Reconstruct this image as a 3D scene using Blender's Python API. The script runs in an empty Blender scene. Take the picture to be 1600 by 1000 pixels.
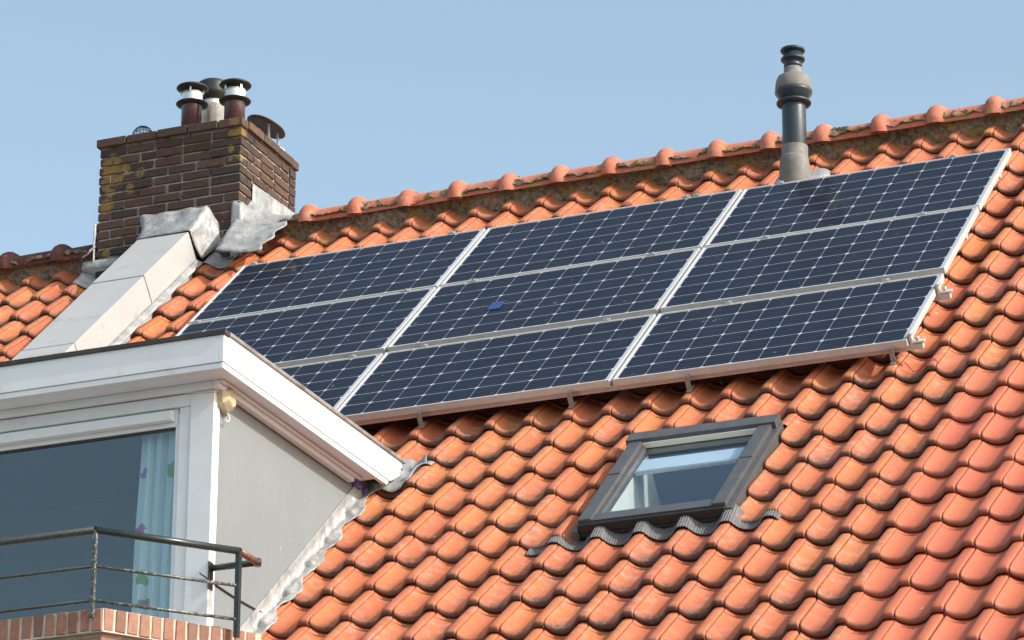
import bpy, bmesh, math, random
from mathutils import Vector, Matrix, noise
random.seed(7)
SC = bpy.context.scene
COL = SC.collection
PI = math.pi
# ------------------------------------------------------------------ camera, sky, sun, exposure
TH = 0.7228719
cam_d = bpy.data.cameras.new('camera'); cam = bpy.data.objects.new('camera', cam_d); COL.objects.link(cam)
_r = Vector((0.92240, 0.38622, 0.00478)); _f = Vector((-0.36275, 0.86170, 0.35489)); _f.normalize()
_r = (_r - _f * _r.dot(_f)).normalized(); _u = _r.cross(_f)
cam.matrix_world = Matrix(((_r.x, _u.x, -_f.x, 11.2134), (_r.y, _u.y, -_f.y, -22.1582), (_r.z, _u.z, -_f.z, -9.7662), (0, 0, 0, 1)))
cam_d.lens = 145.0; cam_d.sensor_width = 36; cam_d.clip_end = 2000; cam_d.clip_start = .5
SC.camera = cam
SUN = Vector((0.82, -0.06, 0.57)).normalized()
w = bpy.data.worlds.new('World'); SC.world = w; w.use_nodes = True
wn = w.node_tree; bg = wn.nodes['Background']
sky = wn.nodes.new('ShaderNodeTexSky'); sky.sky_type = 'NISHITA'; sky.sun_disc = False
sky.sun_elevation = math.asin(SUN.z); sky.sun_rotation = math.atan2(SUN.x, SUN.y)
sky.air_density = 1.0; sky.dust_density = 2.6; sky.ozone_density = 1.0; sky.altitude = 0
tint = wn.nodes.new('ShaderNodeMix'); tint.data_type = 'RGBA'; tint.blend_type = 'MULTIPLY'; tint.inputs[0].default_value = 1; tint.inputs[7].default_value = (1.05, 1.0, .84, 1)
wn.links.new(sky.outputs[0], tint.inputs[6]); wn.links.new(tint.outputs[2], bg.inputs[0]); bg.inputs[1].default_value = 0.15
sl = bpy.data.lights.new('sun', 'SUN'); sl.energy = 2.1; sl.angle = math.radians(.53); sl.color = (1, .975, .94)
so = bpy.data.objects.new('sun', sl); COL.objects.link(so); so.rotation_euler = SUN.to_track_quat('Z', 'Y').to_euler()
so.location = (8, 0, 12)
SC.view_settings.view_transform = 'Standard'; SC.view_settings.look = 'None'
SC.view_settings.exposure = 0.98; SC.view_settings.gamma = 1; SC.view_settings.use_curve_mapping = False

# ------------------------------------------------------------------ helpers
UX = Vector((1, 0, 0)); UU = Vector((0, math.cos(TH), math.sin(TH))); UN = Vector((0, -math.sin(TH), math.cos(TH)))
def RP(X, s, n): return UX * X - UU * s + UN * n
RM = Matrix.Rotation(TH, 4, 'X')
def tag(o, label=None, cat=None, group=None, kind=None):
    if label: o['label'] = label
    if cat: o['category'] = cat
    if group: o['group'] = group
    if kind: o['kind'] = kind
    return o
def empty(name, loc=(0, 0, 0), label=None, cat=None, group=None, kind=None):
    o = bpy.data.objects.new(name, None); COL.objects.link(o); o.location = loc; o.empty_display_size = .1
    return tag(o, label, cat, group, kind)
def link(name, me, parent=None, mats=(), mw=None):
    o = bpy.data.objects.new(name, me); COL.objects.link(o)
    if mats and not me.materials:
        for m in mats: me.materials.append(m)
    if parent:
        o.parent = parent
        o.matrix_parent_inverse = Matrix.Translation(-Vector(parent.location))
    if mw is not None: o.matrix_basis = mw
    return o
class MB:
    def __init__(s): s.v = []; s.f = []; s.mi = []; s.sm = []
    def add(s, v, f, mi=0, smooth=False):
        b = len(s.v); s.v += [tuple(x) for x in v]; s.f += [tuple(i + b for i in q) for q in f]
        s.mi += [mi] * len(f); s.sm += [smooth] * len(f); return s
    def box(s, a, b, M=None, mi=0):
        x0, y0, z0 = a; x1, y1, z1 = b
        v = [Vector(p) for p in ((x0, y0, z0), (x1, y0, z0), (x1, y1, z0), (x0, y1, z0), (x0, y0, z1), (x1, y0, z1), (x1, y1, z1), (x0, y1, z1))]
        if M: v = [M @ p for p in v]
        return s.add(v, [(0, 3, 2, 1), (4, 5, 6, 7), (0, 1, 5, 4), (1, 2, 6, 5), (2, 3, 7, 6), (3, 0, 4, 7)], mi)
    def prism(s, poly, a, b, axis, mi=0):
        # poly: list of 2D points; extruded from a to b along axis ('x': poly=(y,z), 'y': (x,z), 'z': (x,y))
        def P(p, t): return {'x': (t, p[0], p[1]), 'y': (p[0], t, p[1]), 'z': (p[0], p[1], t)}[axis]
        n = len(poly); v = [P(p, a) for p in poly] + [P(p, b) for p in poly]
        f = [tuple(range(n))[::-1], tuple(range(n, 2 * n))] + [(i, (i + 1) % n, n + (i + 1) % n, n + i) for i in range(n)]
        return s.add(v, f, mi)
    def tube(s, path, r, seg=10, smooth=True, mi=0, cap=True):
        path = [Vector(p) for p in path]; n = len(path); vs = []
        prev = None
        for i, p in enumerate(path):
            d = (path[min(i + 1, n - 1)] - path[max(i - 1, 0)]).normalized()
            a = prev if prev is not None else (Vector((0, 0, 1)) if abs(d.z) < .9 else Vector((1, 0, 0)))
            a = (a - d * a.dot(d)).normalized(); prev = a; b = d.cross(a)
            k = 1.0
            if 0 < i < n - 1:
                d1 = (path[i] - path[i - 1]).normalized(); k = 1 / max(.5, d1.dot(d))
            rr = r[i] if isinstance(r, (list, tuple)) else r
            for j in range(seg):
                t = 2 * PI * j / seg; vs.append(p + (a * math.cos(t) + b * math.sin(t)) * rr)
        f = [(i * seg + j, i * seg + (j + 1) % seg, (i + 1) * seg + (j + 1) % seg, (i + 1) * seg + j) for i in range(n - 1) for j in range(seg)]
        s.add(vs, f, mi, smooth)
        if cap:
            b = len(s.v) - len(vs)
            s.f += [tuple(b + j for j in range(seg))[::-1], tuple(b + (n - 1) * seg + j for j in range(seg))]; s.mi += [mi, mi]; s.sm += [False, False]
        return s
    def lathe(s, prof, at=(0, 0, 0), seg=32, M=None, mi=0, smooth=True, cap=True):
        at = Vector(at); vs = []
        for r, z in prof:
            for j in range(seg):
                t = 2 * PI * j / seg; p = Vector((r * math.cos(t), r * math.sin(t), z))
                if M: p = M @ p
                vs.append(at + p)
        n = len(prof)
        f = [(i * seg + j, i * seg + (j + 1) % seg, (i + 1) * seg + (j + 1) % seg, (i + 1) * seg + j) for i in range(n - 1) for j in range(seg)]
        b = len(s.v); s.add(vs, f, mi, smooth)
        if cap:
            s.f += [tuple(b + j for j in range(seg))[::-1], tuple(b + (n - 1) * seg + j for j in range(seg))]; s.mi += [mi] * 2; s.sm += [False] * 2
        return s
    def grid(s, rows, mi=0, smooth=True):
        m = len(rows[0]); v = [p for r in rows for p in r]
        f = [(i * m + j, i * m + j + 1, (i + 1) * m + j + 1, (i + 1) * m + j) for i in range(len(rows) - 1) for j in range(m - 1)]
        return s.add(v, f, mi, smooth)
    def mesh(s, name):
        me = bpy.data.meshes.new(name); me.from_pydata(s.v, [], s.f)
        me.polygons.foreach_set('material_index', s.mi); me.polygons.foreach_set('use_smooth', s.sm); me.update(); return me
    def build(s, name, mats, parent=None, bevel=0, solid=0, mw=None):
        if not isinstance(mats, (list, tuple)): mats = [mats]
        me = s.mesh(name)
        if bevel:
            bm = bmesh.new(); bm.from_mesh(me); bmesh.ops.remove_doubles(bm, verts=bm.verts, dist=1e-5)
            bmesh.ops.recalc_face_normals(bm, faces=bm.faces)
            es = [e for e in bm.edges if len(e.link_faces) == 2 and e.calc_face_angle(0) > .5]
            bmesh.ops.bevel(bm, geom=es, offset=bevel, segments=2, affect='EDGES', profile=.6); bm.to_mesh(me); bm.free()
        o = link(name, me, parent, mats, mw)
        if solid:
            md = o.modifiers.new('solid', 'SOLIDIFY'); md.thickness = solid; md.offset = 0
        return o

# ------------------------------------------------------------------ materials
class NT:
    def __init__(s, name):
        s.m = bpy.data.materials.new(name); s.m.use_nodes = True; s.t = s.m.node_tree; s.b = s.t.nodes['Principled BSDF']
    def n(s, typ, **k):
        o = s.t.nodes.new(typ)
        for a, b in k.items(): setattr(o, a, b)
        return o
    def l(s, a, b): s.t.links.new(a, b)
    def val(s, inp, v):
        if isinstance(v, (int, float)): inp.default_value = v
        elif isinstance(v, (tuple, list)): inp.default_value = (*v[:3], 1) if len(inp.default_value) == 4 else v
        else: s.l(v, inp)
    def math(s, op, a, b=0, c=0, clamp=False):
        o = s.n('ShaderNodeMath', operation=op, use_clamp=clamp); s.val(o.inputs[0], a); s.val(o.inputs[1], b)
        if op == 'MULTIPLY_ADD': s.val(o.inputs[2], c)
        return o.outputs[0]
    def mix(s, f, a, b, bt='MIX'):
        o = s.n('ShaderNodeMix', data_type='RGBA', blend_type=bt); s.val(o.inputs[0], f); s.val(o.inputs[6], a); s.val(o.inputs[7], b); return o.outputs[2]
    def co(s, which='Object'): return s.n('ShaderNodeTexCoord').outputs[which]
    def geo(s): return s.n('ShaderNodeNewGeometry').outputs['Position']
    def map(s, v, scale=(1, 1, 1), loc=(0, 0, 0), rot=(0, 0, 0)):
        o = s.n('ShaderNodeMapping'); s.l(v, o.inputs[0]); s.val(o.inputs['Scale'], scale); s.val(o.inputs['Location'], loc); s.val(o.inputs['Rotation'], rot); return o.outputs[0]
    def noise(s, v, scale, det=4, rough=.6, out='Fac', dist=0):
        o = s.n('ShaderNodeTexNoise'); s.l(v, o.inputs['Vector']); o.inputs['Scale'].default_value = scale; o.inputs['Detail'].default_value = det
        o.inputs['Roughness'].default_value = rough; o.inputs['Distortion'].default_value = dist; return o.outputs[out]
    def ramp(s, f, lo, hi, a=0, b=1):
        o = s.n('ShaderNodeMapRange', clamp=True); s.val(o.inputs[0], f); s.val(o.inputs[1], lo); s.val(o.inputs[2], hi); s.val(o.inputs[3], a); s.val(o.inputs[4], b); return o.outputs[0]
    def bump(s, h, st=.3, d=.01):
        o = s.n('ShaderNodeBump'); s.val(o.inputs['Height'], h); o.inputs['Strength'].default_value = st; o.inputs['Distance'].default_value = d
        s.l(o.outputs[0], s.b.inputs['Normal']); return o.outputs[0]
    def out(s, col=None, rough=None, metal=None, spec=None):
        if col is not None: s.val(s.b.inputs['Base Color'], col)
        if rough is not None: s.val(s.b.inputs['Roughness'], rough)
        if metal is not None: s.val(s.b.inputs['Metallic'], metal)
        if spec is not None: s.b.inputs['Specular IOR Level'].default_value = spec
        return s.m
def simple(name, a, b, rough=.6, scale=8, metal=0, bump=.15, bscale=60, stretch=(1, 1, 1), lo=.35, hi=.65, dirt=None, dlo=.62, dhi=.75, dscale=5, spec=.5, pos=False):
    t = NT(name); v = t.map(t.geo() if pos else t.co(), stretch)
    c = t.mix(t.ramp(t.noise(v, scale), lo, hi), a, b)
    if dirt:
        d = t.ramp(t.noise(t.map(v, (1, 1, 1), (3, 7, 1)), dscale, 6, .7), dlo, dhi); c = t.mix(d, c, dirt)
    rr = t.ramp(t.noise(v, scale * 3), .3, .7, rough - .08, rough + .08)
    t.bump(t.noise(v, bscale, 5, .7), bump, .004)
    return t.out(c, rr, metal, spec)

def tile_mat(name, attr):
    """attr colour channels: r tone, g 1 = new clean tile, b amount of weathering"""
    t = NT(name)
    if attr: src = t.n('ShaderNodeVertexColor', layer_name='tilecol').outputs['Color']
    else: src = t.n('ShaderNodeObjectInfo').outputs['Color']
    sp = t.n('ShaderNodeSeparateColor'); t.l(src, sp.inputs[0]); tone, new, wth = sp.outputs
    P = t.geo()
    uv = t.n('ShaderNodeUVMap', uv_map='UVMap').outputs[0]; su = t.n('ShaderNodeSeparateXYZ'); t.l(uv, su.inputs[0]); U, V = su.outputs[0], su.outputs[1]
    old = t.mix(t.ramp(tone, 0, .5), (.455, .118, .050), (.49, .138, .048))
    old = t.mix(t.ramp(tone, .55, 1), old, (.52, .170, .046))
    old = t.mix(t.ramp(t.noise(P, 9, 3), .35, .7, 0, .5), old, (.42, .115, .068))
    nw = t.mix(t.ramp(tone, 0, 1), (.475, .115, .064), (.49, .138, .064))
    c = t.mix(new, old, nw)
    fine = t.noise(P, 160, 4, .7); c = t.mix(t.ramp(fine, .3, .75, .0, .22), c, (.36, .13, .07))
    sp2 = t.math('MULTIPLY', t.ramp(t.noise(t.map(P, (1, 1, 1), (2, 6, 1)), 48, 5, .75), .60, .70, 0, .75), wth); c = t.mix(sp2, c, (.17, .085, .055))
    sm = t.math('MULTIPLY', t.ramp(t.noise(t.map(P, (1, .5, .5), (7, 1, 3)), 9, 6, .7), .56, .72, 0, .75), wth); c = t.mix(sm, c, (.20, .12, .09))
    # broad pale bloom
    bl = t.math('MULTIPLY', t.ramp(t.noise(P, 17, 5, .65), .48, .68, 0, .55), wth); c = t.mix(bl, c, (.50, .30, .22))
    # blackish algae that gathers along the lower lip and in the trough
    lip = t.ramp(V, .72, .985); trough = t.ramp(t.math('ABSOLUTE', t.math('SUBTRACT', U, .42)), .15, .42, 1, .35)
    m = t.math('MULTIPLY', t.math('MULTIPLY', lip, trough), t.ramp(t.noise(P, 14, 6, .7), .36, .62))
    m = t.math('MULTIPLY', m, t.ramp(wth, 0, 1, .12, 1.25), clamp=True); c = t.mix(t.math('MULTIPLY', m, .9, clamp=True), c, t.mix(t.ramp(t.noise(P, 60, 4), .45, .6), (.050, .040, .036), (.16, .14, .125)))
    side = t.math('MULTIPLY', t.math('MULTIPLY', t.ramp(U, .52, .66), t.ramp(U, .86, .74)), t.ramp(t.noise(t.map(P, (1, .6, .6)), 11, 5), .42, .7))  # flank away from the sun: its shade painted into the colour, mottled like stain
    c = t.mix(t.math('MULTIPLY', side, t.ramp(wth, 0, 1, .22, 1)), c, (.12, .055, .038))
    edge = t.math('MULTIPLY', t.ramp(V, .948, .976), t.ramp(wth, 0, 1, .55, .85)); c = t.mix(edge, c, (.055, .034, .028))  # shade under the lip painted as a dark band, with drip-edge dirt
    # lichen flecks
    lf = t.math('MULTIPLY', t.ramp(t.noise(P, 42, 5, .75), .66, .72), t.math('MULTIPLY', t.ramp(wth, .3, 1), t.ramp(V, .55, .92, .25, 1)))
    c = t.mix(t.math('MULTIPLY', lf, .8), c, (.42, .40, .35))
    vo = t.n('ShaderNodeTexVoronoi'); t.l(P, vo.inputs['Vector']); vo.inputs['Scale'].default_value = 8.5
    dot = t.math('MULTIPLY', t.ramp(vo.outputs['Distance'], .10, .045), t.ramp(t.noise(P, 2.2), .55, .6)); c = t.mix(t.math('MULTIPLY', dot, .8), c, (.62, .56, .50))
    # yellow lichen near the ridge
    sx = t.n('ShaderNodeSeparateXYZ'); t.l(P, sx.inputs[0])
    yl = t.math('MULTIPLY', t.ramp(sx.outputs[1], .42, .66), t.ramp(t.noise(P, 10, 5, .6), .60, .68)); c = t.mix(t.math('MULTIPLY', yl, .9), c, (.44, .25, .035))
    mo = t.math('MULTIPLY', t.ramp(sx.outputs[1], .64, .80), t.ramp(t.noise(P, 24, 6, .7), .52, .66)); c = t.mix(t.math('MULTIPLY', mo, .75), c, (.17, .13, .09))
    hb = t.math('ADD', fine, t.math('MULTIPLY', t.noise(P, 30, 4), .8)); t.bump(hb, .35, .004)
    rr = t.math('ADD', t.ramp(m, 0, 1, .66, .82), t.ramp(new, 0, 1, .05, -.10))
    return t.out(c, rr, 0, .42)
M = {}
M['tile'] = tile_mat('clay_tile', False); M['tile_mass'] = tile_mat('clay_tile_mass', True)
def ridge_mat():
    t = NT('ridge_clay'); P = t.geo(); c = t.mix(t.ramp(t.noise(P, 5), .35, .65), (.47, .13, .07), (.52, .18, .12))
    c = t.mix(t.ramp(t.noise(P, 12, 5, .6), .54, .70, 0, .8), c, (.36, .26, .17)); c = t.mix(t.ramp(t.noise(t.map(P, (1, 1, 1), (2, 8, 5)), 16, 6, .75), .55, .66, 0, .8), c, (.15, .10, .07))
    c = t.mix(t.ramp(t.noise(t.map(P, (1, 1, 1), (4, 2, 9)), 9, 5, .6), .57, .66, 0, .8), c, (.40, .26, .05))
    c = t.mix(t.ramp(t.noise(P, 60, 4, .7), .62, .7, 0, .7), c, (.5, .46, .40))
    sx = t.n('ShaderNodeSeparateXYZ'); t.l(P, sx.inputs[0]); c = t.mix(t.math('MULTIPLY', t.ramp(sx.outputs[0], -1.0, -1.3), t.ramp(t.noise(P, 7, 5), .15, .42)), c, (.085, .028, .022))  # left of the stack: chimney's shadow painted into the clay, with some dirt
    t.bump(t.noise(P, 70, 5, .7), .4, .006); return t.out(c, .75)
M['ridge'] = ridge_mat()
def mortar_mat():
    t = NT('ridge_mortar'); P = t.geo(); c = t.mix(t.ramp(t.noise(P, 28, 6, .8), .4, .6), (.15, .11, .078), (.44, .37, .29))
    c = t.mix(t.ramp(t.noise(P, 90, 4, .8), .52, .66, 0, .8), c, (.055, .042, .03)); c = t.mix(t.ramp(t.noise(P, 7, 5, .6), .52, .64, 0, .85), c, (.34, .24, .05))
    c = t.mix(t.ramp(t.noise(t.map(P, (1, 1, 1), (1, 5, 2)), 6, 5, .6), .58, .7, 0, .7), c, (.46, .20, .11))
    c = t.mix(t.ramp(t.noise(t.map(P, (1, 1, 1), (9, 5, 2)), 45, 5, .6), .63, .7, 0, .8), c, (.5, .48, .43))
    t.bump(t.noise(P, 75, 6, .8), .9, .02); return t.out(c, .95, 0, .2)
M['rmortar'] = mortar_mat()
def brick_mat(name, a, b, c2, lichen=None, soot=True):
    t = NT(name); P = t.geo(); oi = t.n('ShaderNodeObjectInfo').outputs['Random']
    c = t.mix(oi, a, b); c = t.mix(t.ramp(t.math('FRACT', t.math('MULTIPLY', oi, 7.31)), .55, .95), c, c2)
    c = t.mix(t.ramp(t.noise(P, 35, 5, .7), .35, .7, 0, .5), c, tuple(x * .5 for x in a))
    c = t.mix(t.ramp(t.noise(P, 130, 4, .7), .58, .7, 0, .55), c, (.30, .24, .20))
    if lichen:
        x = None
        wob = t.noise(P, 30, 5, .7, 'Color'); va = t.n('ShaderNodeVectorMath', operation='MULTIPLY_ADD'); t.l(wob, va.inputs[0]); va.inputs[1].default_value = (.09,) * 3; t.l(P, va.inputs[2])
        for (lx, ly, lz, r) in lichen:
            d = t.n('ShaderNodeVectorMath', operation='DISTANCE'); t.l(va.outputs[0], d.inputs[0]); d.inputs[1].default_value = (lx + .045, ly + .045, lz + .045)
            k = t.ramp(d.outputs['Value'], r, r * .75); x = k if x is None else t.math('MAXIMUM', x, k)
        x = t.math('MULTIPLY', x, t.ramp(t.noise(P, 70, 4, .7), .3, .5, .3, 1)); lc = t.mix(t.ramp(t.noise(P, 40, 4), .4, .6), (.27, .15, .03), (.20, .165, .07)); c = t.mix(t.math('MULTIPLY', x, .9), c, lc)
    t.bump(t.noise(P, 110, 5, .8), .6, .006); return t.out(c, .88, 0, .25)
YC = .68; CX0, CX1, CY1, CZT = -1.46, -.387, 1.53, 1.325
LICH = [(-1.40, YC, 1.13, .05), (-1.33, YC, 1.10, .07), (-1.41, YC, 1.05, .05), (-1.26, YC, 1.14, .05), (-1.38, YC, .99, .045), (-1.40, YC, .885, .06), (-1.37, YC, 1.20, .08), (-1.22, YC, 1.0, .04),
        (-1.16, YC, .56, .03), (-1.38, YC, .55, .03), (-.46, YC, 1.17, .03), (-.46, YC, 1.09, .025), (-.43, YC, 1.29, .06), (-.387, YC + .02, 1.29, .05), (-.39, YC + .01, 1.10, .035), (-1.15, YC, 1.10, .035), (-.39, YC + .03, .72, .03)]
M['cbrick'] = brick_mat('chimney_brick', (.070, .044, .037), (.115, .068, .054), (.048, .042, .040), LICH)
M['ccope'] = brick_mat('coping_brick', (.10, .056, .044), (.15, .085, .066), (.08, .06, .05), [(-.43, YC, 1.37, .05)])
M['cmortar'] = simple('chimney_mortar', (.24, .21, .18), (.36, .32, .27), .95, 14, bump=.6, bscale=120, dirt=(.07, .055, .045), dlo=.48, dhi=.62, pos=True)
M['pbrick'] = brick_mat('parapet_brick', (.36, .18, .13), (.43, .24, .18), (.25, .14, .11))
M['pmortar'] = simple('parapet_mortar', (.45, .40, .34), (.56, .51, .44), .95, 20, bump=.5, bscale=120, pos=True)
def lead_mat(name, a, b, dark, metal=.25, rough=.5):
    t = NT(name); P = t.geo(); c = t.mix(t.ramp(t.noise(P, 9, 5), .38, .62), a, b)
    c = t.mix(t.ramp(t.noise(t.map(P, (1, 1, .5), (3, 1, 2)), 14, 6, .7), .56, .72, 0, .75), c, dark)
    t.bump(t.noise(P, 22, 5, .6), .5, .02); return t.out(c, t.ramp(t.noise(P, 12), .3, .7, rough - .1, rough + .12), metal)
M['lead'] = lead_mat('lead_sheet', (.27, .28, .29), (.42, .425, .43), (.11, .11, .11))
M['zinc'] = simple('duct_sheet', (.375, .385, .395), (.405, .415, .42), .5, 3, bump=.04, bscale=12, dirt=(.21, .19, .17), dlo=.60, dhi=.78, dscale=3.5, pos=True)
M['zincside'] = M['zinc']
M['alu'] = simple('anodised_aluminium', (.52, .525, .53), (.58, .585, .59), .42, 30, metal=.2, bump=.03)
M['blind'] = simple('roller_blind', (.60, .68, .76), (.66, .73, .80), .7, 4, bump=.02)
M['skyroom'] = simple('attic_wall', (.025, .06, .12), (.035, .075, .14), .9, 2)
M['hook'] = simple('weathered_hook', (.26, .24, .23), (.34, .32, .30), .5, 30, metal=.3, bump=.1)
M['steel'] = simple('galvanised_steel', (.48, .48, .48), (.6, .6, .6), .45, 30, metal=.7, bump=.1)
def cell_mat():
    t = NT('silicon_cell'); o = t.co(); oi = t.n('ShaderNodeObjectInfo').outputs['Random']
    s = t.n('ShaderNodeSeparateXYZ'); t.l(o, s.inputs[0])
    c = t.mix(oi, (.0055, .0095, .022), (.0075, .0125, .028)); c = t.mix(t.ramp(t.noise(t.map(t.geo(), (2, 30, 30)), 4, 4), .4, .7, 0, .5), c, (.014, .020, .034))
    # three thin silver busbars across each cell
    bb = t.math('ABSOLUTE', t.math('SUBTRACT', t.math('FRACT', t.math('MULTIPLY_ADD', s.outputs[1], 1 / .052, 100.5)), .5))
    c = t.mix(t.ramp(bb, .012, .02, .22, 0), c, (.42, .45, .5)); 
    dust = t.ramp(t.noise(t.geo(), 3.2, 6, .7), .4, .75, 0, .016); c = t.mix(dust, c, (.4, .38, .35))
    sp = t.ramp(t.noise(t.map(t.geo(), (1, 1, 1), (8, 1, 3)), 21, 2, .4), .735, .76, 0, .22); c = t.mix(sp, c, (.5, .48, .46))
    t.out(c, .45); t.b.inputs['Coat Weight'].default_value = .30; t.b.inputs['Coat Roughness'].default_value = .05; t.b.inputs['Coat IOR'].default_value = 1.30
    t.b.inputs['Specular IOR Level'].default_value = .06
    return t.m
M['cell'] = cell_mat()
t = NT('backsheet'); t.out((.52, .55, .60), .45); t.b.inputs['Coat Weight'].default_value = 1; t.b.inputs['Coat Roughness'].default_value = .05; M['back'] = t.m
M['black'] = simple('black_plastic', (.018, .019, .021), (.03, .031, .034), .45, 20, bump=.08)
M['winframe'] = simple('anthracite_cladding', (.085, .088, .095), (.11, .113, .12), .42, 14, metal=.25, bump=.05)
M['winblack'] = simple('black_gasket', (.012, .012, .013), (.02, .02, .021), .5, 20, bump=.05)
M['apron'] = simple('pleated_apron', (.10, .10, .105), (.145, .145, .15), .5, 30, bump=.1)
M['white'] = simple('white_paint', (.75, .79, .83), (.71, .75, .79), .38, 5, bump=.04, bscale=30, dirt=(.60, .57, .52), dlo=.60, dhi=.8, dscale=7, pos=True)
M['whiteframe'] = simple('white_window_paint', (.75, .79, .83), (.71, .745, .78), .35, 6, bump=.05, bscale=40, dirt=(.55, .53, .49), dlo=.64, dhi=.8, pos=True)
def wall_mat():
    t = NT('grey_painted_board'); P = t.geo(); c = t.mix(t.ramp(t.noise(P, 1.6, 5), .35, .65), (.190, .215, .238), (.208, .232, .252))
    st = t.ramp(t.noise(t.map(P, (1, 26, 3.0)), 1.6, 5, .7), .56, .74, 0, .4); c = t.mix(st, c, (.31, .325, .33))
    c = t.mix(t.ramp(t.noise(t.map(P, (1, 2.5, 1.6), (0, 3, 2)), 9, 3, .5), .70, .735, 0, .6), c, (.38, .39, .39))
    c = t.mix(t.ramp(t.noise(t.map(P, (1, 1.5, .9), (5, 3, 2)), 7, 6, .75), .60, .75, 0, .35), c, (.15, .155, .155))
    s = t.n('ShaderNodeSeparateXYZ'); t.l(P, s.inputs[0])
    e = t.math('MULTIPLY', t.ramp(s.outputs[1], -4.50, -4.62), t.ramp(t.noise(P, 30, 5, .8), .5, .62)); c = t.mix(t.math('MULTIPLY', e, .55), c, (.14, .14, .135))
    t.bump(t.math('ADD', t.noise(P, 4, 4), t.math('MULTIPLY', t.noise(P, 50, 4), .3)), .25, .01); return t.out(c, .6)
M['sidewall'] = wall_mat()
M['bitumen'] = simple('bitumen', (.035, .035, .036), (.06, .058, .055), .85, 9, bump=.5)
M['trim'] = simple('edge_trim', (.27, .265, .26), (.36, .35, .34), .5, 20, metal=.35, bump=.1, dirt=(.14, .12, .10), dlo=.5, dhi=.65, pos=True)
def glass_mat(name, tint, refl=.10, mx=1.0):
    t = NT(name); t.t.nodes.remove(t.b); g = t.n('ShaderNodeBsdfGlossy'); g.inputs['Roughness'].default_value = .012; g.inputs['Color'].default_value = (.95, .98, 1, 1)
    tr = t.n('ShaderNodeBsdfTransparent'); tr.inputs['Color'].default_value = (*tint, 1); lw = t.n('ShaderNodeLayerWeight'); lw.inputs['Blend'].default_value = .5
    f5 = t.math('POWER', lw.outputs['Facing'], 5.0)
    f = t.math('MULTIPLY_ADD', f5, mx, refl, clamp=True); m = t.n('ShaderNodeMixShader'); t.l(f, m.inputs[0]); t.l(tr.outputs[0], m.inputs[1]); t.l(g.outputs[0], m.inputs[2])
    t.l(m.outputs[0], t.t.nodes['Material Output'].inputs['Surface']); return t.m
M['glass'] = glass_mat('window_glass', (.84, .92, .94), .085)
M['glass2'] = glass_mat('roof_window_glass', (.90, .95, .97), .05)
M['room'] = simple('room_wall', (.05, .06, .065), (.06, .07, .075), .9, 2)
M['lining'] = simple('white_lining', (.78, .77, .70), (.74, .72, .64), .5, 5, bump=.03)
def curtain_mat():
    t = NT('flowered_curtain'); P = t.geo(); c = t.mix(t.ramp(t.noise(P, 3), .3, .7), (.66, .72, .74), (.72, .77, .78))
    for (cx, cz, r, col) in [(1.975, -3.03, .045, (.25, .42, .05)), (1.93, -3.06, .04, (.22, .38, .05)), (1.755, -3.36, .04, (.42, .06, .28)), (1.77, -3.05, .03, (.38, .16, .50)), (2.02, -3.27, .03, (.40, .10, .35)), (1.765, -3.62, .035, (.20, .36, .06)), (1.80, -3.75, .03, (.40, .20, .12)), (1.9, -3.95, .04, (.42, .06, .28))]:
        d = t.n('ShaderNodeVectorMath', operation='DISTANCE'); mp = t.map(P, (1, 0, 1)); wob = t.n('ShaderNodeVectorMath', operation='MULTIPLY_ADD'); t.l(t.noise(P, 25, 2, .5, 'Color'), wob.inputs[0]); wob.inputs[1].default_value = (.03, 0, .03); t.l(mp, wob.inputs[2])
        t.l(wob.outputs[0], d.inputs[0]); d.inputs[1].default_value = (cx + .015, 0, cz + .015); c = t.mix(t.ramp(d.outputs['Value'], r, r * .9), c, col)
    return t.out(c, .9)
M['curtain'] = curtain_mat()
M['rail'] = simple('green_black_paint', (.020, .030, .030), (.03, .04, .04), .25, 30, bump=.06, bscale=60)
M['chip'] = simple('chipped_paint', (.030, .042, .042), (.05, .06, .06), .35, 30, bump=.3, bscale=90, dirt=(.30, .32, .30), dlo=.50, dhi=.62, dscale=70, pos=True)
M['brownpaint'] = simple('worn_brown_tube', (.13, .06, .04), (.2, .10, .07), .4, 20, bump=.2)
M['pot'] = simple('maroon_flue', (.060, .020, .026), (.080, .027, .034), .3, 12, bump=.05)
M['dark'] = simple('dark_metal', (.022, .018, .016), (.045, .035, .03), .5, 20, metal=.3, bump=.2, dirt=(.20, .12, .07), dlo=.6, dhi=.72, dscale=20)
M['silver'] = simple('bright_steel_sleeve', (.66, .66, .66), (.78, .78, .77), .33, 20, metal=.6, bump=.1)
M['cap'] = simple('brown_cap', (.06, .038, .030), (.085, .055, .042), .5, 10, bump=.1)
M['slate'] = simple('blue_grey_pvc', (.018, .032, .042), (.028, .043, .055), .4, 14, bump=.05, dirt=(.25, .27, .27), dlo=.70, dhi=.76, dscale=20)
M['grey'] = simple('grey_weathered_plastic', (.15, .145, .137), (.195, .187, .178), .65, 9, bump=.2, dirt=(.13, .12, .105), dlo=.5, dhi=.7, dscale=10)
M['beige'] = simple('yellowed_plastic', (.42, .37, .25), (.48, .42, .30), .45, 10, bump=.05)
M['purple'] = simple('purple_cloth', (.12, .08, .24), (.16, .10, .30), .8, 20)
M['red'] = simple('red_wire', (.5, .03, .02), (.55, .05, .03), .5, 20)
M['deck'] = simple('roof_underlay', (.05, .035, .03), (.08, .055, .045), .95, 5, pos=True)
M['patch'] = None
t = NT('blue_patch'); o_ = t.map(t.co('Object'), (1 / .016, 1 / .016, 1)); s_ = t.n('ShaderNodeSeparateXYZ'); t.l(o_, s_.inputs[0])
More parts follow.
